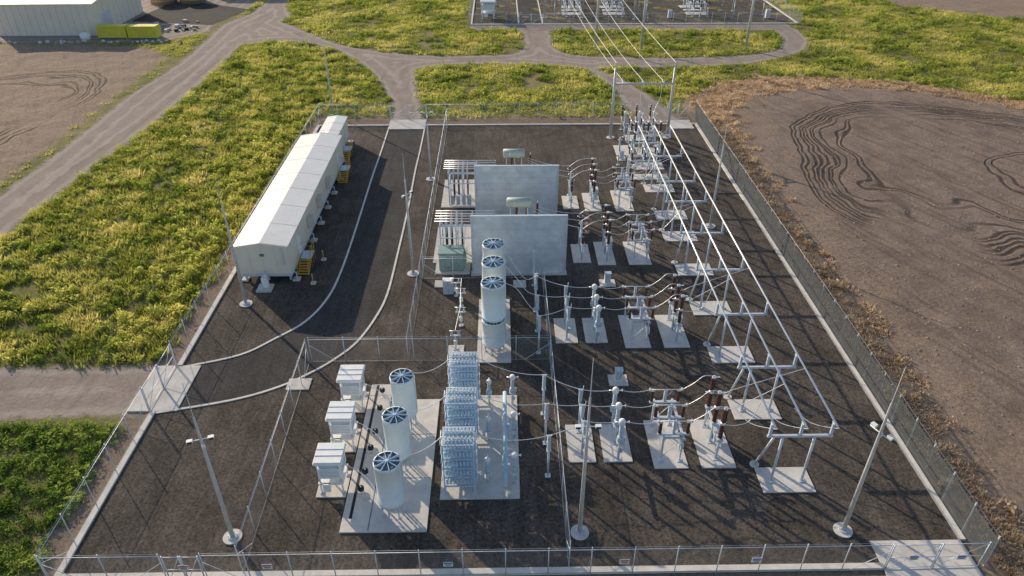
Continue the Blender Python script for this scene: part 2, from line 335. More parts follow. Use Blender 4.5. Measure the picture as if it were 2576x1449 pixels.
def cand(x0,x1,y0,y1,dens):
    n=int((x1-x0)*(y1-y0)*dens);return rng.uniform(x0,x1,n),rng.uniform(y0,y1,n)
def veg_ok(x,y):
    m=(road_sd(x,y)<-.3-.5*nz(x,y,2,9))&(sd(x,y,soilR)<-dryw(x,y)+1.0*nz(x,y,3,8))&(sd(x,y,soilL)<-.3)&(sd(x,y,soilT)<0)
    m&=~((x>-29.7+.4*nz(x,y,3,5))&(x<33.5)&(y<110.5)) ; m&=~((x>-8)&(x<70)&(y>170.6));return m
tot=0
x,y=cand(-62,-29,27,152,4.2);k=veg_ok(x,y)&~((y<49)&(y>42));x,y=x[k],y[k]
x2,y2=cand(-29.2,-18,110.5,150,3);k=veg_ok(x2,y2);x=np.concatenate([x,x2[k]]);y=np.concatenate([y,y2[k]])
n1=nz(x,y,9,11);n2=nz(x,y,3.2,12);tn=.38+.42*n1+.22*n2+rng.uniform(-.15,.15,len(x))
keep=(n2+.6*n1>-.7)|(y<42.9);x,y,tn,n1=x[keep],y[keep],tn[keep],n1[keep]
near=y<42.9
isleaf=(nz(x,y,6,14)>.12)|near
P=np.stack([x,y],1)
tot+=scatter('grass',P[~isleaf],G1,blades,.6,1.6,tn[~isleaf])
sel=isleaf&(rng.uniform(0,1,len(x))<.5)
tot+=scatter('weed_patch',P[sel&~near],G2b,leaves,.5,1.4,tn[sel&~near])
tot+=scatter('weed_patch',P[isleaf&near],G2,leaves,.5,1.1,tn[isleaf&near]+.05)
bx=rng.normal(-33.2,1.7,210);by=rng.uniform(51,107,210);kk=(bx<-30.8);bp_=np.stack([bx[kk],by[kk]],1)
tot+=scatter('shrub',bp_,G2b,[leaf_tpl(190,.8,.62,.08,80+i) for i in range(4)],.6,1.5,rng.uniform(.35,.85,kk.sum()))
bx=rng.uniform(-56,-31,300);by=rng.uniform(52,150,300);kk=veg_ok(bx,by)&(nz(bx,by,14,77)>-.1);bp_=np.stack([bx[kk],by[kk]],1)
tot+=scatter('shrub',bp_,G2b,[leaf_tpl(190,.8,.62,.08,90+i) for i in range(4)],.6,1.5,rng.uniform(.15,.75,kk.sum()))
x,y=cand(-62,125,110,215,2.1);k=veg_ok(x,y)&~((y<152)&(x<-18));x,y=x[k],y[k]
n1=nz(x,y,16,21);n2=nz(x,y,5,22);tn=.42+.42*n1+.25*n2+rng.uniform(-.14,.14,len(x))
keep=(n2+.8*n1>-.6);x,y,tn=x[keep],y[keep],tn[keep];P=np.stack([x,y],1);lf=(nz(x,y,11,24)>.05)
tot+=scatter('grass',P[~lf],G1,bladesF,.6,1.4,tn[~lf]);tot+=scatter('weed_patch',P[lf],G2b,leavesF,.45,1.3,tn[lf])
x,y=cand(30.8,100,27,135,4.5);s_=sd(x,y,soilR);k=(s_>-dryw(x,y)-.5+1.0*nz(x,y,3,8))&(s_<1.2+1.6*nz(x,y,4,31))&(nz(x,y,2.0,33)>-.5)&(x>31.4);x,y=x[k],y[k]
tot+=scatter('dry_weeds',np.stack([x,y],1),G3,bladesF,.4,1.1,.45+.3*nz(x,y,6,34)+rng.uniform(-.2,.2,len(x)),.9)
k=(rng.uniform(0,1,len(x))<.10);tot+=scatter('shrub',np.stack([x[k],y[k]],1),G3,leavesF,.5,1.1,rng.uniform(.3,.8,k.sum()))
x,y=cand(-125,-63,62,165,.25);k=(road_sd(x,y)<-.3)&((sd(x,y,soilL)<.5))&(y<158);x,y=x[k],y[k]
x2,y2=cand(-74,-63.6,146,164,2.0);k=(road_sd(x2,y2)<-.4)&(sd(x2,y2,soilL)<.3);x=np.concatenate([x,x2[k]]);y=np.concatenate([y,y2[k]])
tot+=scatter('grass',np.stack([x,y],1),G1,bladesF,.6,1.1,.5+.2*nz(x,y,6,3))
def clods():
    x,y=cand(33,100,25,124,.9);k=sd(x,y,soilR)>0;x,y=x[k],y[k]
    n=len(x);base=np.array([(-1,-1,0),(1,-1,0),(1,1,0),(-1,1,0),(-.3,.1,1.0)],float)
    s=rng.uniform(.04,.14,n);P=base[None]*s[:,None,None]*rng.uniform(.6,1.3,(n,5,1));P[:,:,0]+=x[:,None];P[:,:,1]+=y[:,None]
    z=(nz(x,y,2.2,1)*.045+nz(x,y,7,2)*.09);P[:,:,2]+=z[:,None]-.02
    tri=np.array([(0,1,4),(1,2,4),(2,3,4),(3,0,4)]);Fa=(tri[None]+np.arange(n)[:,None,None]*5).reshape(-1,3)
    me=npmesh('soil_clods',P.reshape(-1,3),Fa);me.materials.append(mat('soil_clod',(.30,.23,.18),.95,0,.3,2));put('soil_clods',me)
clods()
# ------------------------------------------------------------------ yard surfaces
def sheet(name,poly,z,m):
    me=bpy.data.meshes.new(name);me.from_pydata([(p[0],p[1],z) for p in poly],[],[list(range(len(poly)))]);me.materials.append(M[m]);me.update();return put(name,me)
sheet('gravel_yard',[(-28,28.3),(30.2,28.3),(30.2,107),(-28,107)],.05,'yard')
L1=smooth([(-17.2,106.8),(-17.1,97),(-17.1,87.7),(-16.9,73.5),(-16.9,64.8),(-17.3,59.6),(-18.6,55.6),(-20.9,52.8),(-23.4,50.5),(-27.9,48.9)],5)
L2=smooth([(-11.7,106.8),(-11.6,97),(-11.6,90.1),(-11.4,78.4),(-11.4,68),(-11.5,60.2),(-12.1,56.1),(-13.2,52.4),(-14.6,50.1),(-16.3,48.2),(-18.8,46.2),(-22.3,44.6),(-27.9,43.2)],5)
sheet('access_road',L1+L2[::-1],.056,'asph')
for l in (L1,L2):
    b=MB();b.ribbon(l,.2,.0,.12,'kerb');put('road_edging',b.mesh('road_edging'))
b=MB()
b.bx(-28.25,-27.85,28.1,43.3,0,.2,'kerb');b.bx(-28.25,-27.85,49.1,107.2,0,.2,'kerb');b.bx(-27.85,-17.3,106.85,107.2,0,.2,'kerb');b.bx(-11.6,26,106.85,107.2,0,.2,'kerb');b.bx(29.5,29.95,106.85,107.2,0,.2,'kerb')
b.bx(29.95,30.35,30.2,107.2,0,.2,'kerb');b.bx(-27.85,24.0,28.1,28.5,0,.2,'kerb')
put('perimeter_kerb',b.mesh('perimeter_kerb'))
def pad(x0,x1,y0,y1,z=.14,name='concrete_pad'):
    b=MB();b.bx(x0,x1,y0,y1,0,z,'conc');put(name,b.mesh(name))
pad(-17.3,-11.7,105.4,109.6,.13,'gate_apron');pad(-30.2,-26.2,43.4,49.1,.13,'gate_apron');pad(24,30,27,30.2,.13,'gate_apron');pad(26,29.5,105,108.7,.13,'gate_apron')
for q in [(4.8,6.8,37.4,41.3),(7.4,9.5,37.4,41.3),(11,13.5,36.7,41.7),(14.5,17,36.7,41.7),(4.8,6.8,51.8,55.6),(7.5,9.5,51.8,55.6),(11,13.3,51,56),(14.5,16.8,51,56),
          (7.6,9.5,65.8,69.7),(10.2,12.1,65.3,70.2),(13.5,15.9,65.3,70.2),(7.5,9.4,78.4,81.9),(10.1,12.1,77.7,82.7),(13.8,16,77.7,83.4)]: pad(*q)
BUSY=[35.5,42.85,49.9,57.1,64.2,71.4,76.6,84,91,101.3]
for yb in BUSY: pad(18.3,22.0,yb-1.15,yb+1.15)
pad(16.2,18.25,94.8,98.4);pad(19.2,22,94.8,97.6);pad(16.4,22,86.6,88.4)
for q in [(8.9,10.5,45.9,47.3),(9.9,11.5,61.1,62.4),(16.1,17.3,92.9,94.3),(-18.1,-16.2,45.8,47.2),(-6.9,-5.4,61.2,62.5),(1.1,2.4,61.1,62.4),(-4.9,-3.5,50.3,51.6)]: pad(*q)
pad(-2.3,.7,49.1,58.9,.16);pad(-4.5,1.1,34.1,44.8,.16);pad(-7.0,-3.4,63.7,65.9,.2)
pad(-9.2,-5.2,31.4,44.4,.16);pad(-11.0,-9.204,31.4,46.3,.157);pad(-7.4,-3.2,66,74,.13);pad(-7.4,-3.2,79,87,.13)
for y in (35.6,39.9,44.2): pad(-13.2,-11.1,y-1.2,y+1.2,.15)
b=MB();b.bx(-10.55,-10.35,32.5,46.2,.158,.175,'black');put('cable_trench_cover',b.mesh('t'))
b=MB()
for yy in (36,40.4): b.bx(-9.05,-5.25,yy,yy+.05,.158,.168,'dark')
b.bx(-9.16,-9.08,31.5,44.3,.158,.166,'dark');put('pad_joint',b.mesh('pj'))
# ------------------------------------------------------------------ fences
def fence(x0,y0,x1,y1,h=2.5,step=3.0,name='chain_link_fence'):
    b=MB();L=math.hypot(x1-x0,y1-y0);n=max(1,round(L/step));dx,dy=(x1-x0)/L,(y1-y0)/L
    for i in range(n+1):
        t=i/n*L;px,py=x0+dx*t,y0+dy*t
        b.cyl((px,py,0),(px,py,h+.25),.035,'galv',6)
    b.cyl((x0,y0,h),(x1,y1,h),.024,'galv',5);b.cyl((x0,y0,.12),(x1,y1,.12),.012,'galv',4)
    b.cyl((x0,y0,h+.2),(x1,y1,h+.2),.010,'galv',4)
    v=len(b.v);b.v+=[(x0,y0,.1),(x1,y1,.1),(x1,y1,h),(x0,y0,h)];b.face([v,v+1,v+2,v+3],'chain')
    for t in (0,L):
        s_=1 if t==0 else -1;b.cyl((x0+dx*t,y0+dy*t,h*.75),(x0+dx*(t+s_*2.2),y0+dy*(t+s_*2.2),.1),.022,'galv',5)
    return put(name,b.mesh(name))
def gate(x0,y0,x1,y1,h=2.4):
    b=MB();mx,my=(x0+x1)/2,(y0+y1)/2
    for (a,c,d,e) in ((x0,y0,mx,my),(mx,my,x1,y1)):
        ux,uy=(d-a),(e-c);L=math.hypot(ux,uy);ux/=L;uy/=L;a+=ux*.06;c+=uy*.06;d-=ux*.06;e-=uy*.06
        for p in ((a,c),(d,e)): b.cyl((p[0],p[1],.15),(p[0],p[1],h+.1),.045,'galv',6)
        for z in (.2,h*.5,h): b.cyl((a,c,z),(d,e,z),.028,'galv',5)
        b.cyl((a,c,.2),(d,e,h),.022,'galv',5)
        v=len(b.v);b.v+=[(a,c,.2),(d,e,.2),(d,e,h),(a,c,h)];b.face([v,v+1,v+2,v+3],'chain')
    put('vehicle_gate',b.mesh('vehicle_gate'))
fence(-28.35,28.0,-28.35,43.3);fence(-28.35,49.2,-28.35,109.6);gate(-28.35,43.4,-28.35,49.1)
fence(-28.2,27.95,-21,27.95);gate(-20.9,27.95,-18.6,27.95);fence(-18.5,27.97,23.9,28.05,2.5,2.65);gate(24,28.1,30.1,28.2)
fence(-28.2,109.6,-17.4,109.6);gate(-17.3,109.6,-11.7,109.6);fence(-11.6,109.6,26,109.6);gate(26.1,109.6,29.6,109.6)
fence(-8.3,107,-8.3,49.6);fence(-16.7,49.5,4.1,49.5);fence(-16.9,49.3,-16.5,28.5);fence(4.1,63,4.1,49.6);fence(4.1,49.3,4.05,28.5);fence(-8.1,62.9,4.0,62.9)
def weld():
    b=MB();x=30.45;n=int((109.6-28.3)/.12)
    for i in range(n):
        y=28.3+i*.12;b.box((x,y,1.4),(.02,.04,2.5),'fdark')
    y=28.3
    while y<109.8: b.box((x+.06,y,1.45),(.08,.08,2.9),'galv');y+=2.6
    for z in (.3,1.4,2.5): b.box((x+.03,69,z),(.03,81.4,.05),'fdark')
    b.cyl((x+.06,28.3,2.85),(x+.06,109.7,2.85),.02,'galv',4)
    put('palisade_fence',b.mesh('palisade_fence'))
weld()
def sign(x,y,z,w=.5,h=.35,c='blue'):
    b=MB();b.box((0,0,0),(w,.02,h),'white');b.box((0,-.013,h*.27),(w*.9,.006,h*.28),c)
    for i in range(3): b.box((0,-.013,-h*.02-h*.14*i),(w*(.75-.1*i),.006,h*.06),'black')
    put('warning_sign',b.mesh('warning_sign'),(x,y,z))
for sx,c in ((-19.7,'red'),(-14.6,'red'),(-3.5,'blue'),(7.4,'red'),(15.6,'blue'),(25.4,'blue'),(28.4,'blue')): sign(sx,27.9,1.45,.6,.42,c)
# ------------------------------------------------------------------ masts
def mast(x,y,h,arm=9,rz=0):
    b=MB();b.cyl((0,0,0),(0,0,.12),.62,'conc',18);b.cyl((0,0,.12),(0,0,.2),.32,'galv',12)
    b.lathe((0,0,.2),(0,0,h),[(0,.16),(.45,.12),(.8,.065),(.805,.03),(1,.014)],'pole',9)
    for i in range(6):
        a=i*math.pi/3;b.cyl((.26*math.cos(a),.26*math.sin(a),.2),(.26*math.cos(a),.26*math.sin(a),.3),.03,'galv',5)
    if arm:
        b.cyl((-.75,0,arm),(.75,0,arm),.035,'galv',6)
        for s_ in (-.6,.6):
            b.box((s_,-.12,arm+.12),(.34,.24,.16),'white');b.box((s_,-.25,arm+.1),(.28,.03,.12),'glass')
        b.cyl((.1,-.3,arm-.5),(.1,-.3,arm-.2),.1,'white',8);b.cyl((0,0,arm-.2),(.1,-.3,arm-.2),.025,'galv',5)
    put('lightning_mast',b.mesh('lightning_mast'),(x,y,.02),rz)
for q in [(-25.1,58.6,13.3,0),(-9.3,63.9,13.4,9.1,1),(-9.3,87.3,9.6,9,0),(-26.8,112,12.4,0),(-18,31.2,13.4,9,.3),(5,31.2,14.9,9.7,0),(22.6,31.1,14.1,9,2.0),(24.2,73.8,12.5,0)]: mast(*q)
# ------------------------------------------------------------------ switchgear meshes
def m_ct():
    b=MB();b.box((0,0,.16),(.5,.5,.04),'galv');b.cyl((0,0,.14),(0,0,1.9),.1,'galv',9);b.box((0,0,1.93),(.55,.55,.07),'galv')
    b.lathe((0,0,1.96),(0,0,2.45),[(0,.2),(.1,.24),(.9,.24),(1,.17)],'grey',12);b.box((.27,0,2.2),(.16,.28,.3),'grey')
    b.ins((0,0,2.45),(0,0,3.6),.17,'grey',9,11)
    b.lathe((0,0,3.6),(0,0,4.12),[(0,.15),(.12,.23),(.75,.24),(.93,.17),(1,.05)],'white',14);b.cyl((-.5,0,3.85),(.5,0,3.85),.045,'alu',6);b.box((.5,0,3.85),(.04,.16,.2),'alu')
    b.box((.16,0,1.1),(.14,.3,.4),'grey');return b.mesh('current_transformer')
def m_arr(c='brown'):
    b=MB();b.box((0,0,.16),(.45,.45,.04),'galv');b.cyl((0,0,.14),(0,0,2.2),.085,'galv',8);b.box((0,0,2.22),(.4,.4,.05),'galv')
    b.ins((0,0,2.25),(0,0,3.1),.16,c,7);b.cyl((0,0,3.1),(0,0,3.16),.13,'galv',8);b.ins((0,0,3.16),(0,0,4.0),.15,c,7);b.cyl((0,0,4.0),(0,0,4.12),.09,'alu',8)
    R=.3;pp=[(R*math.cos(a),R*math.sin(a),3.75) for a in np.linspace(0,2*math.pi,13)];b.tube(pp,.02,'alu')
    for a in (0,2.1,4.2): b.cyl((R*math.cos(a),R*math.sin(a),3.75),(0,0,4.02),.012,'alu',4)
    b.box((.12,0,1.2),(.12,.2,.26),'white');return b.mesh('surge_arrester')
def m_cb():
    b=MB()
    for y in (-1.7,0,1.7):
        b.box((0,y,.16),(.5,.5,.04),'galv');b.cyl((0,y,.14),(0,y,2.0),.11,'galv',8);b.box((0,y,2.08),(.4,.4,.22),'galv')
        b.ins((0,y,2.2),(0,y,3.5),.17,'brown',10,10);b.lathe((0,y,3.5),(0,y,3.75),[(0,.12),(.2,.2),(.8,.2),(1,.12)],'alu',10)
        b.ins((0,y,3.75),(0,y,4.95),.20,'brown',10,10);b.cyl((0,y,4.95),(0,y,5.12),.15,'alu',10);b.box((.25,y,5.05),(.4,.1,.03),'alu');b.box((-.25,y,3.62),(.4,.1,.03),'alu')
    b.box((0,0,1.98),(.18,3.9,.16),'galv');b.box((.38,0,1.15),(.55,.95,1.3),'grey');b.box((.38,0,1.83),(.62,1.02,.06),'white')
    b.box((-.1,.9,1.2),(.06,.06,1.5),'galv');b.cyl((0,-1.7,.4),(0,0,1.7),.025,'galv',5);b.cyl((0,1.7,.4),(0,0,1.7),.025,'galv',5);return b.mesh('circuit_breaker')
def m_ds():
    b=MB()
    for sx in (-.7,.7):
        for sy in (-1.9,1.9):
            b.box((sx,sy,.17),(.36,.36,.05),'galv');b.box((sx,sy,1.35),(.13,.13,2.4),'galv')
        b.box((sx,0,2.5),(.15,4.3,.16),'galv');b.cyl((sx,-1.9,.4),(sx,0,2.4),.025,'galv',5);b.cyl((sx,1.9,.4),(sx,0,2.4),.025,'galv',5)
    for sy in (-1.9,1.9): b.box((0,sy,2.44),(1.25,.1,.12),'galv');b.cyl((-.7,sy,.5),(.7,sy,2.3),.025,'galv',5)
    for y in (-1.7,0,1.7):
        b.box((0,y,2.66),(2.3,.22,.12),'galv')
        for x in (-1.0,0,1.0):
            b.ins((x,y,2.72),(x,y,3.75),.14,'brown' if x else 'grey',8);b.box((x,y,3.8),(.24,.16,.09),'alu')
        b.cyl((-1.25,y,3.87),(1.25,y,3.87),.04,'alu',6)
        for s_ in (-1,1): b.cyl((1.0*s_,y-.12,3.8),(1.0*s_,y-.12,4.08),.02,'alu',4);b.box((1.2*s_,y,3.9),(.12,.2,.16),'alu')
        b.cyl((-.2,y,2.8),(.5,y,3.7),.02,'galv',4)
    b.cyl((.85,-2.1,2.35),(.85,2.1,2.35),.03,'galv',5);b.cyl((.85,-1.2,.9),(.85,-1.2,2.4),.025,'galv',5);b.box((.86,-1.2,1.0),(.34,.4,.55),'grey');b.box((.86,1.0,1.0),(.28,.34,.5),'white')
    return b.mesh('disconnect_switch')
def m_pi():
    b=MB();b.box((0,0,.16),(.4,.4,.04),'galv');b.cyl((0,0,.14),(0,0,2.7),.08,'galv',8);b.box((0,0,2.72),(.32,.32,.05),'galv');b.ins((0,0,2.75),(0,0,4.0),.15,'grey',9);b.cyl((0,0,4),(0,0,4.12),.08,'alu',8);b.box((0,0,4.14),(.4,.1,.05),'alu');return b.mesh('post_insulator')
def m_line():
    b=MB()
    for y in (-1.2,1.2): b.box((0,y,.17),(.4,.4,.05),'galv');b.cyl((0,y,.14),(0,y,2.6),.085,'galv',8)
    b.box((0,0,2.66),(.14,4.1,.14),'galv')
    for y in (-1.7,0,1.7):
        b.ins((0,y,2.73),(0,y,3.9),.13,'grey',9);b.box((0,y,3.95),(.3,.14,.08),'alu');b.cyl((.12,y,2.8),(.22,y,4.35),.022,'alu',5)
    b.box((.16,-1.2,1.1),(.26,.3,.45),'grey');b.cyl((.2,-1.9,2.5),(.2,1.9,2.5),.025,'galv',5);return b.mesh('earthing_switch')
def m_bus():
    b=MB()
    for x,y in ((-1.2,-.1),(1.0,-.1)): b.box((x,y,.18),(.42,.42,.06),'galv');b.cyl((x,y,.14),(x,y,4.4),.1,'galv',8)
    b.cyl((-1.9,1.5,0),(-1.9,1.5,.16),.34,'conc',12);b.cyl((-1.9,1.5,.1),(-1.75,.0,4.35),.085,'galv',8)
    b.box((0,0,4.47),(4.5,.17,.17),'galv')
    for x in (-2.1,0,2.1):
        b.ins((x,0,4.55),(x,0,5.58),.13,'grey',8,9);b.box((x,0,5.62),(.16,.34,.08),'alu')
    return b.mesh('busbar_support')
CT,ARR,ARG,CB,DS,PI,LN,BS=m_ct(),m_arr(),m_arr('grey'),m_cb(),m_ds(),m_pi(),m_line(),m_bus()
PH=(-1.7,0,1.7)
def cables(name,paths,r=.026,m='alu'):
    b=MB()
    for p in paths: b.tube(p,r,m,5)
    return put(name,b.mesh(name))
for bi,(yc,x1,full) in enumerate([(39.35,5.8,1),(53.6,5.8,1)]):
    put('earthing_switch',LN,(5.8,yc,0));put('disconnect_switch',DS,(12.25,yc,0));put('circuit_breaker',CB,(15.7,yc,0))
    for k,dy in enumerate(PH):
        put('current_transformer',CT,(8.45,yc+dy,0));put('post_insulator',PI,(3.15,yc+dy*1.9,0))
    paths=[]
    for k,dy in enumerate(PH):
        y=yc+dy
        paths.append(sag((3.15,yc+dy*1.9,4.15),(5.8,y,4.0),.15));paths.append(sag((5.8,y,4.0),(7.95,y,3.85),.12));paths.append(sag((8.95,y,3.85),(11.0,y,3.87),.2))
        paths.append(smooth([(13.5,y,3.87),(14.3,y,4.5),(15.0,y,5.2),(15.9,y,5.08)],4));paths.append(smooth([(15.4,y,3.62),(16.6,y,3.4),(17.6,y,3.9),(18.2+2.1*k,y+.2,5.6)],5))
    cables('flexible_conductor',paths)
for yc,xs_ in ((67.8,(8.5,11.2,14.7)),(80.4,(8.4,11.1,14.9))):
    for dy in PH: put('surge_arrester',ARR if dy else ARG,(xs_[0],yc+dy,0));
    put('circuit_breaker',CB,(xs_[1],yc,0));put('disconnect_switch',DS,(xs_[2],yc,0))
    paths=[]
    for k,dy in enumerate(PH):
        y=yc+dy;paths.append(sag((3.2,yc+.4*dy+1,5.2),(xs_[0],y,4.1),.3));paths.append(smooth([(xs_[0],y,4.1),(xs_[0]+1.2,y,4.9),(xs_[1],y,5.1)],5));paths.append(smooth([(xs_[1]-.3,y,3.62),(xs_[1]+1.2,y,3.3),(xs_[2]-1.25,y,3.87)],5))
        paths.append(smooth([(xs_[2]+1.25,y,3.87),(xs_[2]+2.2,y,4.1),(18.2+2.1*k,y+.3,5.6)],5))
    cables('flexible_conductor',paths)
for yb in BUSY[:9]: put('busbar_support',BS,(20.3,yb,0))
b=MB()
for x in (18.2,20.3,22.4): b.cyl((x,35.0,5.74),(x,91.3,5.74),.075,'alu',8)
put('tubular_busbar',b.mesh('tubular_busbar'))
pts=[]
for x in (18.2,20.3,22.4): pts.append(smooth([(x,35.3,5.66),(x+.3,35.4,5.2),(x-1,36.6,4.6),(x-1.8,37.8,4.9)],4))
cables('flexible_conductor',pts)
R90=math.pi/2
put('circuit_breaker',CB,(20.2,94.6,0),R90);put('disconnect_switch',DS,(20.2,98.6,0),R90);put('disconnect_switch',DS,(18.6,88,0),R90)
for dx in (-2.1,0,2.1):
    put('current_transformer',CT,(20.3+dx,101.6,0),R90);put('surge_arrester',ARR,(20.3+dx,104.6,0));put('surge_arrester',ARG,(17.6+dx*.8,91.4,0))
def gantry(name,x0,x1,y,h,hb):
    b=MB()
    for x in (x0,x1):
        b.cyl((x,y,0),(x,y,.12),.6,'conc',16);b.lathe((x,y,.1),(x,y,h),[(0,.23),(1,.14)],'pole',10);b.cyl((x,y,h),(x,y,h+.8),.02,'galv',5)
    b.cyl((x0,y,hb),(x1,y,hb),.15,'pole',9)
    for i in range(3):
        x=x0+1.3+(x1-x0-2.6)/2*i
        b.ins((x,y+.2,hb),(x,y+1.5,hb+.12),.11,'grey',9);b.box((x,y,hb-.2),(.2,.2,.2),'galv')
    put(name,b.mesh(name))
gantry('line_gantry',16.2,24.6,101.6,10.4,8.1);gantry('line_gantry',10.5,19.5,178,15,12.5)
paths=[]
for i in range(3):
    xa=16.2+1.3+(8.4-2.6)/2*i;xb=10.5+1.3+(9-2.6)/2*i
    paths.append(sag((xa,103.1,8.2),(xb,176.8,12.4),1.6,16));paths.append(smooth([(xa,103.0,8.15),(xa-.1,102.6,6),(18.2+2.1*i,101.9,4.2)],5))
    paths.append(smooth([(18.2+2.1*i,101.2,3.9),(18.3+2.1*i,100,4.3),(18.5+1.7*i,99.8,3.9)],4));paths.append(smooth([(18.5+1.7*i,97.3,3.9),(18.5+1.7*i,96,4.8),(18.5+1.7*i,94.6,5.1)],4));paths.append(smooth([(18.5+1.7*i,94.3,3.6),(18.4+1.8*i,93,4),(18.2+2.1*i,91.3,5.7)],5))
for x0,x1 in ((16.2,10.5),(24.6,19.5)): paths.append(sag((x0,101.6,11.1),(x1,178,15.5),1.0,14))
cables('overhead_line',paths,.03)
# ------------------------------------------------------------------ reactors
def m_reac(h0,h1,r,mid=None):
    b=MB();secs=[(h0,h1)] if not mid else [(h0,mid-.12),(mid+.12,h1)]
    for (a,c) in secs:
        b.lathe((0,0,a),(0,0,c),[(0,r*.93),(0,r),(.03,r),(.032,r*1.012),(.05,r*1.012),(.052,r),(.948,r),(.95,r*1.012),(.968,r*1.012),(.97,r),(1,r),(1,r*.93)],'reac',40,caps=False);b.lathe((0,0,a+.05),(0,0,c),[(0,r*.80),(1,r*.80)],'dark',30,caps=False)
        b.lathe((0,0,c-.06),(0,0,c-.05),[(0,r*.94),(1,r*.94)],'dark',30)
        for i in range(10):
            an=i*math.pi*.2;b.box((r*.5*math.cos(an),r*.5*math.sin(an),c+.03),(r*1.0,.035,.10),'cap',an);b.box((r*.5*math.cos(an),r*.5*math.sin(an),a-.05),(r,.04,.1),'cap',an)
        b.cyl((0,0,c-.04),(0,0,c+.12),.12,'cap',10)
        b.box((r+.04,0,(a+c)/2),(.06,.08,c-a),'alu')
    if mid:
        for i in range(8):
            an=i*math.pi/4;b.cyl((r*.85*math.cos(an),r*.85*math.sin(an),mid-.14),(r*.85*math.cos(an),r*.85*math.sin(an),mid+.14),.06,'grey',6)
    for i in range(7):
        an=i*2*math.pi/7;x,y=r*.82*math.cos(an),r*.82*math.sin(an)
        b.ins((x,y,h0*.45),(x,y,h0-.08),.08,'grey',4,7);b.cyl((x,y,.14),(x,y,h0*.45),.06,'cap',6);b.box((x,y,.17),(.22,.22,.04),'galv')
    return b.mesh('air_core_reactor')
RA=m_reac(1.35,5.0,.9);RB=m_reac(.9,7.2,1.02,3.6)
for y in (33.1,37.4,41.6): put('air_core_reactor',RA,(-7.6,y,0))
for y in (51.0,54.4,57.6): put('air_core_reactor',RB,(-.8,y,0))
def m_enc():
    b=MB()
    for x in (-.75,.75):
        for y in (-.8,.8): b.box((x,y,.17),(.26,.26,.05),'galv');b.box((x,y,.6),(.1,.1,.9),'white');b.ins((x,y,1.0),(x,y,1.3),.08,'grey',3,7)
    b.box((0,0,.95),(1.75,1.9,.1),'white');b.bx(-.8,.8,-.85,.85,1.32,2.1,'white')
    for z in (1.5,1.62,1.74,1.86,1.98): b.box((0,-.853,z),(1.3,.02,.05),'grey');b.box((.803,0,z),(.02,1.4,.05),'grey')
    for y in (-.85,.85):
        for x in (-.78,.78): b.box((x,y*.97,2.3),(.08,.08,.42),'white')
    for i in range(4): b.bx(-.7,.7,-.75+.4*i,-.5+.4*i,2.1,2.45,'grey')
    b.bx(-.98,.98,-1.0,1.0,2.52,2.66,'white');b.bx(-.92,.92,-.94,.94,2.66,2.72,'white')
    for y in (-.3,.3): b.box((0,y,2.735),(1.9,.04,.03),'grey')
    b.ins((.95,.2,1.7),(1.35,.2,1.7),.08,'brown',4,7);b.box((-.3,-.95,.7),(.5,.2,.6),'white')
    return b.mesh('resistor_enclosure')
EN=m_enc()
for y in (35.6,39.9,44.2): put('resistor_enclosure',EN,(-12.05,y,0),0,None,(1.0,1.0,1.2))
def m_drum():
    b=MB();b.cyl((0,0,.15),(0,0,.5),.05,'galv',6);b.lathe((0,0,.5),(0,0,.75),[(0,.12),(.1,.2),(.9,.2),(1,.16)],'black',10);b.cyl((0,0,.75),(0,0,.82),.05,'alu',6);return b.mesh('neutral_bushing')
DR=m_drum()
for i,(x,y) in enumerate([(-10.0,34.6),(-9.95,36.2),(-9.9,38.5),(-9.8,40.2),(-9.8,42.8),(-9.9,44.9)]): put('neutral_bushing',DR,(x,y,0),0,None,(1.1,1.1,1.2))
# ------------------------------------------------------------------ capacitor racks
def m_capb():
    b=MB();W,D=2.1,1.7
    for x in (-W/2,W/2):
        for y in (-D/2,D/2):
            b.box((x,y,.2),(.26,.26,.08),'galv');b.ins((x,y,.24),(x,y,.75),.11,'grey',4,8);b.box((x,y,2.75),(.09,.09,4.0),'cap')
    for t in range(5):
        z=.8+t*.88
        for y in (-D/2,D/2,0): b.box((0,y,z),(W+.1,.07,.1),'cap')
        for x in (-W/2,W/2): b.box((x,0,z-.003),(.07,D,.1),'cap')
        for i in range(8):
            x=-W/2+.18+i*(W-.36)/7
            for s_ in (-1,1):
                b.box((x,s_*.47,z+.3),(.15,.52,.44),'cap')
                for q in (-.13,.13): b.cyl((x,s_*.47+q,z+.52),(x,s_*.47+q,z+.68),.035,'white',6)
        for s_ in (-.6,-.34,.34,.6): b.cyl((-W/2,s_,z+.7),(W/2,s_,z+.7),.014,'alu',4)
        for s_ in (-1,1):
            b.cyl((s_*(W/2+.16),-.7,z+.35),(s_*(W/2+.16),.7,z+.35),.03,'white',6);b.box((s_*(W/2+.08),-.5,z+.35),(.16,.05,.05),'alu')
    for s_ in (-D/2,D/2): b.cyl((-W/2,s_,.8),(W/2,s_,2.6),.02,'cap',4);b.cyl((W/2,s_,.8),(-W/2,s_,2.6),.02,'cap',4)
    for s_ in (-.85,-.28,.28,.85): b.box((0,s_,4.78),(W+.15,.1,.06),'galv')
    for s_ in (-1,1): b.box((s_*W/2,0,4.77),(.1,D,.06),'galv')
    for i in range(7): b.cyl((-W/2+.2+i*.28,-.28,4.8),(-W/2+.2+i*.28,-.28,5.05),.05,'white',6);b.cyl((-W/2+.2+i*.28,.28,4.8),(-W/2+.2+i*.28,.28,5.05),.05,'white',6)
    return b.mesh('capacitor_bank')
CP=m_capb()
for y in (35.5,39.6,43.8): put('capacitor_bank',CP,(-3.1,y,0))
b=MB();b.cyl((0.1,34.9,1.0),(.1,44.2,1.0),.16,'cap',10)
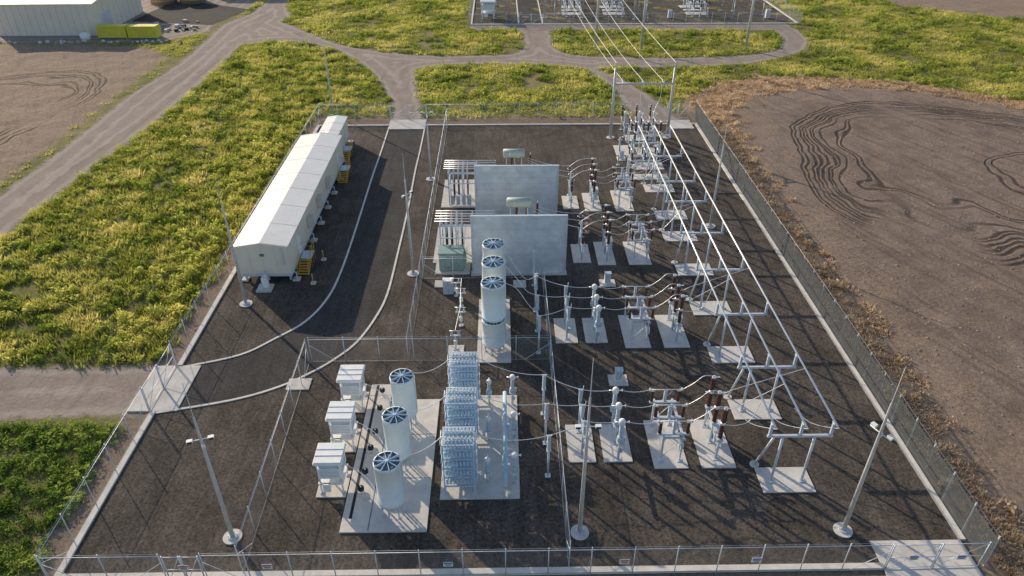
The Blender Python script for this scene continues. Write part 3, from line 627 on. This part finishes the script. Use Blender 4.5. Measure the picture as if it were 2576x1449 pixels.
for y in (35.2,38.2,41.2,44): b.box((.1,y,.5),(.12,.12,.7),'galv');b.box((.1,y,.17),(.3,.3,.03),'galv')
put('busbar_duct',b.mesh('busbar_duct'))
for y in (35.4,39.5,43.7): put('voltage_transformer',CT,(.72,y,0),0,None,(.9,.9,.78));put('current_transformer',CT,(-1.15,y+.2,0),R90,None,(.85,.85,.62))
paths=[]
for i,y in enumerate((35.5,39.6,43.8)):
    yy=(33.1,37.4,41.6)[i]
    paths.append(sag((-7.0,yy+.3,5.1),(-4.2,y,4.8),.5));paths.append(sag((-2,y,4.9),(3.15,39.35+PH[i]*1.9,4.15),.5));paths.append(smooth([(-11.2,(35.6,39.9,44.2)[i],2.2),(-9.6,(35.6,39.9,44.2)[i]-.8,1.7),(-8.4,yy,1.5)],4))
    paths.append(smooth([(-.2,(51,54.4,57.6)[i],7.3),(1.2,52.5+i*1.8,5.6),(2.2,52+i*2,4.3),(3.15,53.6+PH[i]*1.9,4.15)],5))
cables('flexible_conductor',paths,.024)
def m_small():
    b=MB();b.box((0,0,.16),(.4,.4,.04),'galv');b.box((0,0,.9),(.12,.12,1.5),'galv');b.box((0,0,1.66),(.9,.16,.1),'galv')
    for x in (-.3,.3): b.ins((x,0,1.7),(x,0,2.15),.09,'grey',4,7)
    b.cyl((-.5,0,2.18),(.5,0,2.18),.035,'alu',6);b.box((.0,-.14,1.0),(.34,.2,.45),'white');return b.mesh('neutral_disconnect_switch')
SM=m_small()
for y,x in ((59.6,-4.6),(57.8,-4.0),(54.6,-3.9),(51,-4.2)): put('neutral_disconnect_switch',SM,(x,y,0))
b=MB();b.bx(-.5,.5,-.3,.3,.1,1.6,'grey');b.bx(-.55,.55,-.35,.35,1.6,1.68,'white');b.box((0,-.303,.9),(.02,.01,1.3),'black');put('control_cabinet',b.mesh('control_cabinet'),(-5.4,60.2,0))
cables('earth_conductor',[[(-4,59.6,2.2),(-4,57.8,2.2),(-3.9,54.6,2.2),(-4.2,51,2.2)]],.03)
def kiosk(x,y,s=1):
    b=MB();b.bx(-.3,.3,-.22,.22,.1,1.25,'white');b.bx(-.34,.34,-.27,.27,1.25,1.32,'grey');b.box((0,-.223,.7),(.5,.01,.9),'grey');put('marshalling_kiosk',b.mesh('k'),(x,y,0),0,None,(s,s,s))
for x,y in ((9.7,46.6),(10.7,61.8),(16.7,93.6)): kiosk(x,y)
for y in (61.4,57.2): put('post_insulator',PI,(3.15,y,0))
# ------------------------------------------------------------------ fire walls + transformers
def firewall(y,h):
    b=MB();x0,x1=-3.05,6.5;n=9
    for i in range(n):
        z0=.1+i*(h-.1)/n;b.bx(x0+.1,x1-.1,y-.1,y+.1,z0+.012,z0+(h-.1)/n,'wallp')
    b.bx(x0+.1,x1-.1,y-.07,y+.07,.05,h,'dark')
    for i in range(5):
        x=x0+i*(x1-x0)/4
        b.box((x,y+.23,h/2),(.2,.22,h),'galv')
    for x in (x0,x1): b.box((x,y,h/2),(.16,.34,h+.04),'galv')
    b.box(((x0+x1)/2,y,h+.07),(x1-x0+.1,.3,.08),'galv');b.bx(x0-.2,x1+.2,y-.5,y+.5,.0,.1,'conc')
    put('fire_wall',b.mesh('fire_wall'))
firewall(63.9,6.7);firewall(76.6,6.5)
def m_tx():
    b=MB();b.bx(-3.6,3.6,-2.6,3,.0,.18,'conc');b.bx(-2.3,2.3,-1.1,1.1,.5,3.3,'olive');b.bx(-2.45,2.45,-1.25,1.25,3.3,3.42,'olive')
    for i in range(7): b.box((-2.1+i*.7,-1.14,1.9),(.1,.08,2.7),'olive');b.box((-2.1+i*.7,1.14,1.9),(.1,.08,2.7),'olive')
    for s_ in (-1,1):
        for i in range(12): b.box((s_*(2.75),-1.1+i*.2,1.9),(.7,.06,2.3),'grey')
    b.bx(-1.9,1.9,-.5,.5,.18,.5,'dark')
    b.lathe((-1.3,-.5,6.3),(1.3,-.5,6.3),[(0,.3),(.03,.52),(.97,.52),(1,.3)],'olive',18)
    for x in (-.9,.9): b.box((x,-.5,4.6),(.12,.5,2.4),'olive')
    b.cyl((0,-.5,5.8),(.3,0,3.4),.05,'olive',6);b.cyl((-.5,-.95,6.2),(-.5,-.95,6.55),.07,'white',8)
    for i,x in enumerate((-.3,.8,1.9)):
        b.cyl((x,.5,3.4),(x,.55,3.75),.2,'olive',10);b.ins((x,.55,3.75),(x+.1,.9,5.5),.17,'brown',11,10);b.cyl((x+.1,.9,5.5),(x+.12,.95,5.75),.05,'alu',6)
    for i in range(4): b.ins((-2.0+i*.3,-.2,3.4),(-2.0+i*.3,-.2,4.0),.08,'brown',4,7)
    b.box((2.5,-1.6,1.2),(.9,.5,1.6),'grey');b.cyl((-2.6,1.4,.2),(-2.6,1.4,3.4),.04,'galv',5)
    return b.mesh('power_transformer')
TX=m_tx();put('power_transformer',TX,(1.8,68.3,0));put('power_transformer',TX,(1.5,81.4,0))
def m_mv():
    b=MB()
    for x in (-3.0,-1.2,.6):
        for y in (-1.4,1.4): b.box((x,y,2.3),(.14,.14,4.4),'galv')
        for z in (1.6,3.0,4.4): b.box((x,0,z),(.12,3.0,.12),'galv')
    for y in (-1.4,1.4):
        for z in (3.0,4.4): b.box((-1.2,y,z),(3.8,.1,.115),'galv')
    for i in range(5):
        y=-1.2+i*.6
        b.cyl((-3.6,y,4.85),(3.2,y,4.85),.05,'alu',6)
        for x in (-3.0,-1.2,.6): b.ins((x,y,4.46),(x,y,4.8),.08,'white',3,7)
        for x in (-2.4,-1.8,-.6): b.ins((x,y,3.1),(x,y,4.2),.08,'grey',7,7);b.cyl((x,y,4.2),(x,y,4.85),.025,'alu',4);b.cyl((x,y,.2),(x,y,3.1),.04,'black',5)
    for i in range(4): b.box((-2.6+i*.75,-1.5,.9),(.45,.35,1.2),'grey')
    return b.mesh('cable_termination_frame')
MV=m_mv();put('cable_termination_frame',MV,(-3.7,67.6,0),0,None,(.92,1,1));put('cable_termination_frame',MV,(-3.6,81.0,0),0,None,(.92,1,1))
b=MB();b.bx(-1.25,1.25,-.85,.85,.3,2.3,'green');b.bx(-1.32,1.32,-.92,.92,2.3,2.4,'green')
for x in (-.62,0,.62): b.box((x,-.853,1.3),(.03,.01,1.8),'dark')
for z in (.6,.7,.8,1.9,2.0): b.box((-.3,-.856,z),(.4,.012,.05),'dark')
for i in range(8): b.box((1.32,-.7+.2*i,1.3),(.16,.05,1.5),'green')
b.bx(-1.2,1.2,-.8,.8,.19,.3,'dark');put('auxiliary_transformer',b.mesh('aux'),(-5.3,64.9,0))
b=MB();b.box((0,0,1.1),(.45,.4,1.6),'orange');b.box((0,0,.2),(.7,.6,.2),'conc');b.box((0,-.21,1.3),(.3,.02,.5),'white');b.box((0,0,1.93),(.52,.46,.06),'galv');put('oil_treatment_cabinet',b.mesh('o'),(9.6,72.5,0))
# ------------------------------------------------------------------ switch room
def room(x0,x1,y0,y1,zb,zt,rise,n):
    b=MB();xm=(x0+x1)/2;e=.14
    b.bx(x0,x1,y0,y1,zb,zt,'cream');b.bx(x0-.05,x1+.05,y0-.05,y1+.05,zb-.28,zb,'galv')
    v=len(b.v)
    for y in (y0-e,y1+e):
        b.v+=[(x0-e,y,zt),(x1+e,y,zt),(x1+e,y,zt+.1),(xm,y,zt+.1+rise),(x0-e,y,zt+.1)]
    b.face([v,v+1,v+2,v+3,v+4],'cream');b.face([v+9,v+8,v+7,v+6,v+5],'cream')
    b.face([v+2,v+7,v+8,v+3],'roof');b.face([v+3,v+8,v+9,v+4],'roof');b.face([v+1,v+6,v+7,v+2],'cream');b.face([v+4,v+9,v+5,v],'cream');b.face([v,v+5,v+6,v+1],'cream')
    L=y1-y0
    for i in range(n+1):
        y=y0+L*i/n
        for s_ in (0,1):
            xa=x0-e if s_==0 else x1+e;w=len(b.v)
            pr=[(xa,zt+.103),(xm,zt+.103+rise)]
            b.v+=[(pr[0][0],y-.03,pr[0][1]),(pr[1][0],y-.03,pr[1][1]),(pr[1][0],y+.03,pr[1][1]),(pr[0][0],y+.03,pr[0][1]),(pr[0][0],y-.03,pr[0][1]+.015),(pr[1][0],y-.03,pr[1][1]+.015),(pr[1][0],y+.03,pr[1][1]+.015),(pr[0][0],y+.03,pr[0][1]+.015)]
            for q in ((4,5,6,7),(0,1,5,4),(2,3,7,6)): b.face([w+k for k in q],'roof')
        b.box((x1+.003,y,(zb+zt)/2),(.02,.05,zt-zb),'creamj');b.box((x0-.003,y,(zb+zt)/2),(.02,.05,zt-zb),'creamj')
    for i in range(1,4): b.box((x0+(x1-x0)*i/4,y0-.003,(zb+zt)/2),(.025,.015,zt-zb),'creamj')
    b.box(((x0+x1)/2,y0-.06,zt-.9),(.4,.16,.22),'dark')
    ns=int(L/4.2)
    for i in range(ns+1):
        y=y0+.6+(L-1.2)*i/ns
        for x in (x0+.35,xm,x1-.35): b.box((x,y,(zb-.28)/2+.05),(.2,.2,zb-.33),'galv')
        for x in (x0+.2,x1+.25): b.bx(x-.35,x+.35,y-.35,y+.35,.05,.22,'conc')
        b.box((x1+.3,y,.6),(.12,.12,.8),'galv');b.box((x1+.16,y,.95),(.3,.1,.1),'galv')
    return b
b=room(-26.6,-21.4,62.4,92,1.15,4.25,.42,7)
for y in (66.5,88.5):
    b.box((-21.37,y,2.2),(.06,1.1,2.1),'white');b.box((-21.33,y+.4,2.1),(.04,.08,.14),'dark')
for y in (71,76,81):
    b.box((-21.1,y,2.6),(.55,1.0,1.3),'creamj');b.box((-20.81,y,2.6),(.02,.8,1.0),'galv')
b.box((-21.9,62.3,3.2),(.1,.16,1.8),'galv');b.bx(-24.7,-23.2,60.6,62.0,.05,.2,'conc');b.box((-23.9,61.5,.75),(.6,.5,1.1),'white');b.box((-23.9,61.9,1.4),(.3,.5,.3),'galv');b.box((-24.3,61.2,.4),(.3,.3,.5),'galv')
put('switch_room_building',b.mesh('switch_room_building'))
b=room(-24.9,-22.3,92.6,101.0,1.1,3.6,.2,3);put('control_room_building',b.mesh('control_room_building'))
def stairs(x,y,zt,dir_):
    b=MB();W=1.15;b.box((W/2,0,zt-.05),(W,1.6,.08),'galv')
    n=6;y0=dir_*.8
    for i in range(n): b.box((W/2,y0+dir_*(.14+.27*i),zt-.05-(i+1)*zt/(n+1)),(W,.26,.04),'yel')
    for xx in (.03,W-.03):
        b.cyl((xx,y0,zt-.05),(xx,y0+dir_*1.75,.1),.05,'yel',5)
        for hh in (.55,1.05): b.cyl((xx,y0,zt+hh),(xx,y0+dir_*1.75,.1+hh),.028,'yel',5)
        b.cyl((xx,y0+dir_*1.75,.1),(xx,y0+dir_*1.75,1.15),.03,'yel',5)
    for hh in (.5,1.05):
        b.cyl((W-.03,-.8,zt+hh),(W-.03,.8,zt+hh),.028,'yel',5);b.cyl((0.03,-dir_*.8,zt+hh),(W-.03,-dir_*.8,zt+hh),.028,'yel',5)
    for yy in (-.8,0,.8): b.cyl((W-.03,yy,0.05),(W-.03,yy,zt+1.05),.032,'yel',5)
    put('access_stairs',b.mesh('access_stairs'),(x,y,.05))
stairs(-21.2,66.2,1.15,-1);stairs(-21.2,88.6,1.15,-1);stairs(-22.1,95.5,1.1,-1)
for p in ((-19.3,62.2),(-19.2,66.9)):
    b=MB();b.box((0,0,.12),(.5,.5,.14),'conc');b.cyl((0,0,.1),(0,0,1.1),.05,'yel',6);b.cyl((0,0,1.1),(0,0,1.16),.07,'galv',8);put('bollard',b.mesh('bollard'),(p[0],p[1],0))
# ------------------------------------------------------------------ buildings top-left
def shed(x0,x1,y0,y1,h,rise):
    b=MB();ym=(y0+y1)/2
    b.bx(x0,x1,y0,y1,0,h,'cream');v=len(b.v);e=.4
    for x in (x0-e,x1+e): b.v+=[(x,y0-e,h),(x,y1+e,h),(x,ym,h+rise)]
    b.face([v,v+1,v+2],'cream');b.face([v+5,v+4,v+3],'cream');b.face([v,v+2,v+5,v+3],'roof');b.face([v+1,v+4,v+5,v+2],'roof');b.face([v,v+3,v+4,v+1],'cream')
    for i in range(1,14): b.box((x0+(x1-x0)*i/14,y0-.02,h/2),(.05,.05,h),'creamj')
    for i in range(1,10): b.box((x1+.02,y0+(y1-y0)*i/10,h/2),(.05,.05,h),'creamj')
    b.box((x1+.03,y0+5,2),(.1,4,4),'galv');return b
put('warehouse',shed(-109,-87.2,163,186,6.6,1.4).mesh('warehouse'))
put('warehouse',shed(-78,-62,205,222,5,1.2).mesh('warehouse2'))
def container(x,y):
    b=MB();b.bx(-3.0,3.0,-1.2,1.2,.12,2.58,'cyel')
    for i in range(20): b.box((-2.85+i*.3,-1.22,1.36),(.12,.05,2.2),'cyel')
    for sx in (-2.98,2.98):
        for sy in (-1.2,1.2): b.box((sx,sy,1.35),(.14,.14,2.62),'cyel')
    b.box((0,-1.23,2.58),(5.8,.1,.12),'cyel');b.box((0,-1.23,.18),(5.8,.1,.14),'dark');put('shipping_container',b.mesh('shipping_container'),(x,y,0))
container(-83.0,161.2);container(-76.5,161.0)
b=MB();b.lathe((0,0,0),(0,0,1.5),[(0,1.0),(.75,1.05),(.95,.7),(1,.2)],'white',16);put('water_tank',b.mesh('water_tank'),(-88.6,159.6,0))
for x,y in ((-86,196),(-79,197)):
    b=MB();b.lathe((0,0,0),(0,0,3.6),[(0,3.2),(.8,3.2),(.82,3.25),(.83,3.2),(1,.3)],'tan',24)
    for z in (.9,1.8,2.7): b.lathe((0,0,z),(0,0,z+.06),[(0,3.23),(1,3.23)],'cream',24,caps=False)
    put('storage_tank',b.mesh('storage_tank'),(x,y,0))
b=MB()
for i in range(22):
    x=random.uniform(-80,-68);y=random.uniform(166,176);s_=random.uniform(.25,.8);b.box((x,y,s_*.4),(s_*1.6,s_,s_*.8),random.choice(['grey','dark','tan','tan','creamj','black']),random.uniform(0,3))
put('stored_equipment',b.mesh('stored_equipment'))
sheet('hardstand',[(-86,176),(-66,172),(-62,188),(-84,200)],.02,'asph')
b=MB()
for i in range(60):
    x=random.uniform(-113,-66);y=random.uniform(156.3,158.4);s_=random.uniform(.15,.5);b.lathe((x,y,0),(x,y,s_),[(0,s_),(.6,s_*.8),(1,s_*.2)],random.choice(['conc','tan','conc']),6,sm=False)
put('rubble_pile',b.mesh('rubble_pile'))
# ------------------------------------------------------------------ far substation
sheet('gravel_yard',[(-6.5,171.3),(68.4,171.3),(68.4,290),(-6.5,290)],.05,'yard')
b=MB();b.bx(-6.8,68.7,171,171.4,0,.22,'kerb');b.bx(-6.8,-6.4,171.4,290,0,.22,'kerb');b.bx(68.3,68.7,171.4,290,0,.22,'kerb');b.bx(4.1,4.4,171.4,290,0,.14,'kerb');b.bx(9.6,9.9,171.4,290,0,.14,'kerb');put('perimeter_kerb',b.mesh('pk'))
fence(-7.2,170.6,4.2,170.6);gate(4.3,170.6,9.8,170.6);fence(9.9,170.6,69,170.6);fence(69,170.6,69,240);fence(-7.2,170.6,-7.2,240)
sheet('access_road',[(4.42,171.5),(9.58,171.5),(9.58,290),(4.42,290)],.056,'asph')
for x in (17.5,27.5,47.5):
    for yy in (181.5,189,198):
        pad(x-2.6,x+2.6,yy-1.3,yy+1.3);put('disconnect_switch' if yy!=189 else 'circuit_breaker',DS if yy!=189 else CB,(x,yy,0),R90)
    for dx in PH: put('current_transformer',CT,(x+dx,185.3,0),R90);put('surge_arrester',ARR,(x+dx,178.2,0))
    pad(x-2.4,x+2.4,184.6,186)
for x in (13,35,56,63): put('post_insulator',PI,(x,180,0));put('post_insulator',PI,(x,190,0))
put('resistor_enclosure',EN,(-2.8,178,0),0,None,(1.8,1.8,1.5));put('cable_termination_frame',MV,(-1.6,184,0));kiosk(63,176.5,1.6);kiosk(40,177,1.4)
for x in (17.5,27.5,47.5):
    cables('flexible_conductor',[sag((x+d,179,4.1),(x+d,198,4.6),.3) for d in PH])
def pole(x,y,h):
    b=MB();b.cyl((0,0,0),(0,0,.15),.5,'conc',12);b.lathe((0,0,.1),(0,0,h),[(0,.3),(1,.17)],'pole',9);b.cyl((0,0,h),(0,0,h+2),.03,'galv',5);b.box((0,0,h-1),(.3,.3,.2),'galv');put('power_pole',b.mesh('power_pole'),(x,y,0))
pole(19.7,152,17);pole(28.8,149.8,17);pole(50.1,149.4,17);pole(31.5,176,16);pole(14.5,182,16);pole(57,184,15)
# ------------------------------------------------------------------ light, sky, camera
az=math.atan2(-.66,.75);el=math.radians(21)
ts=Vector((math.sin(az)*math.cos(el),math.cos(az)*math.cos(el),math.sin(el)))
sl=bpy.data.lights.new('sun','SUN');sl.energy=5.0;sl.angle=math.radians(.5);sl.color=(1,.83,.61);so=put('sun',sl);so.rotation_euler=ts.to_track_quat('Z','Y').to_euler();so.location=(0,0,80)
w=bpy.data.worlds.new('World');SC.world=w;w.use_nodes=True;nt=w.node_tree;bg=nt.nodes['Background'];sk=nt.nodes.new('ShaderNodeTexSky');sk.sky_type='NISHITA';sk.sun_disc=False;sk.sun_elevation=el;sk.sun_rotation=az;sk.air_density=1.0;sk.dust_density=1.0
nt.links.new(sk.outputs[0],bg.inputs[0]);bg.inputs[1].default_value=.15
cam=bpy.data.cameras.new('camera');co=put('camera',cam);cam.lens=25.35;cam.sensor_width=36;cam.clip_end=8000;cam.clip_start=.5
co.location=(0,0,40);co.rotation_euler=(math.radians(56.8),0,math.radians(-.9));SC.camera=co
SC.view_settings.view_transform='Standard';SC.view_settings.look='None';SC.view_settings.exposure=0
print('tris',tot)
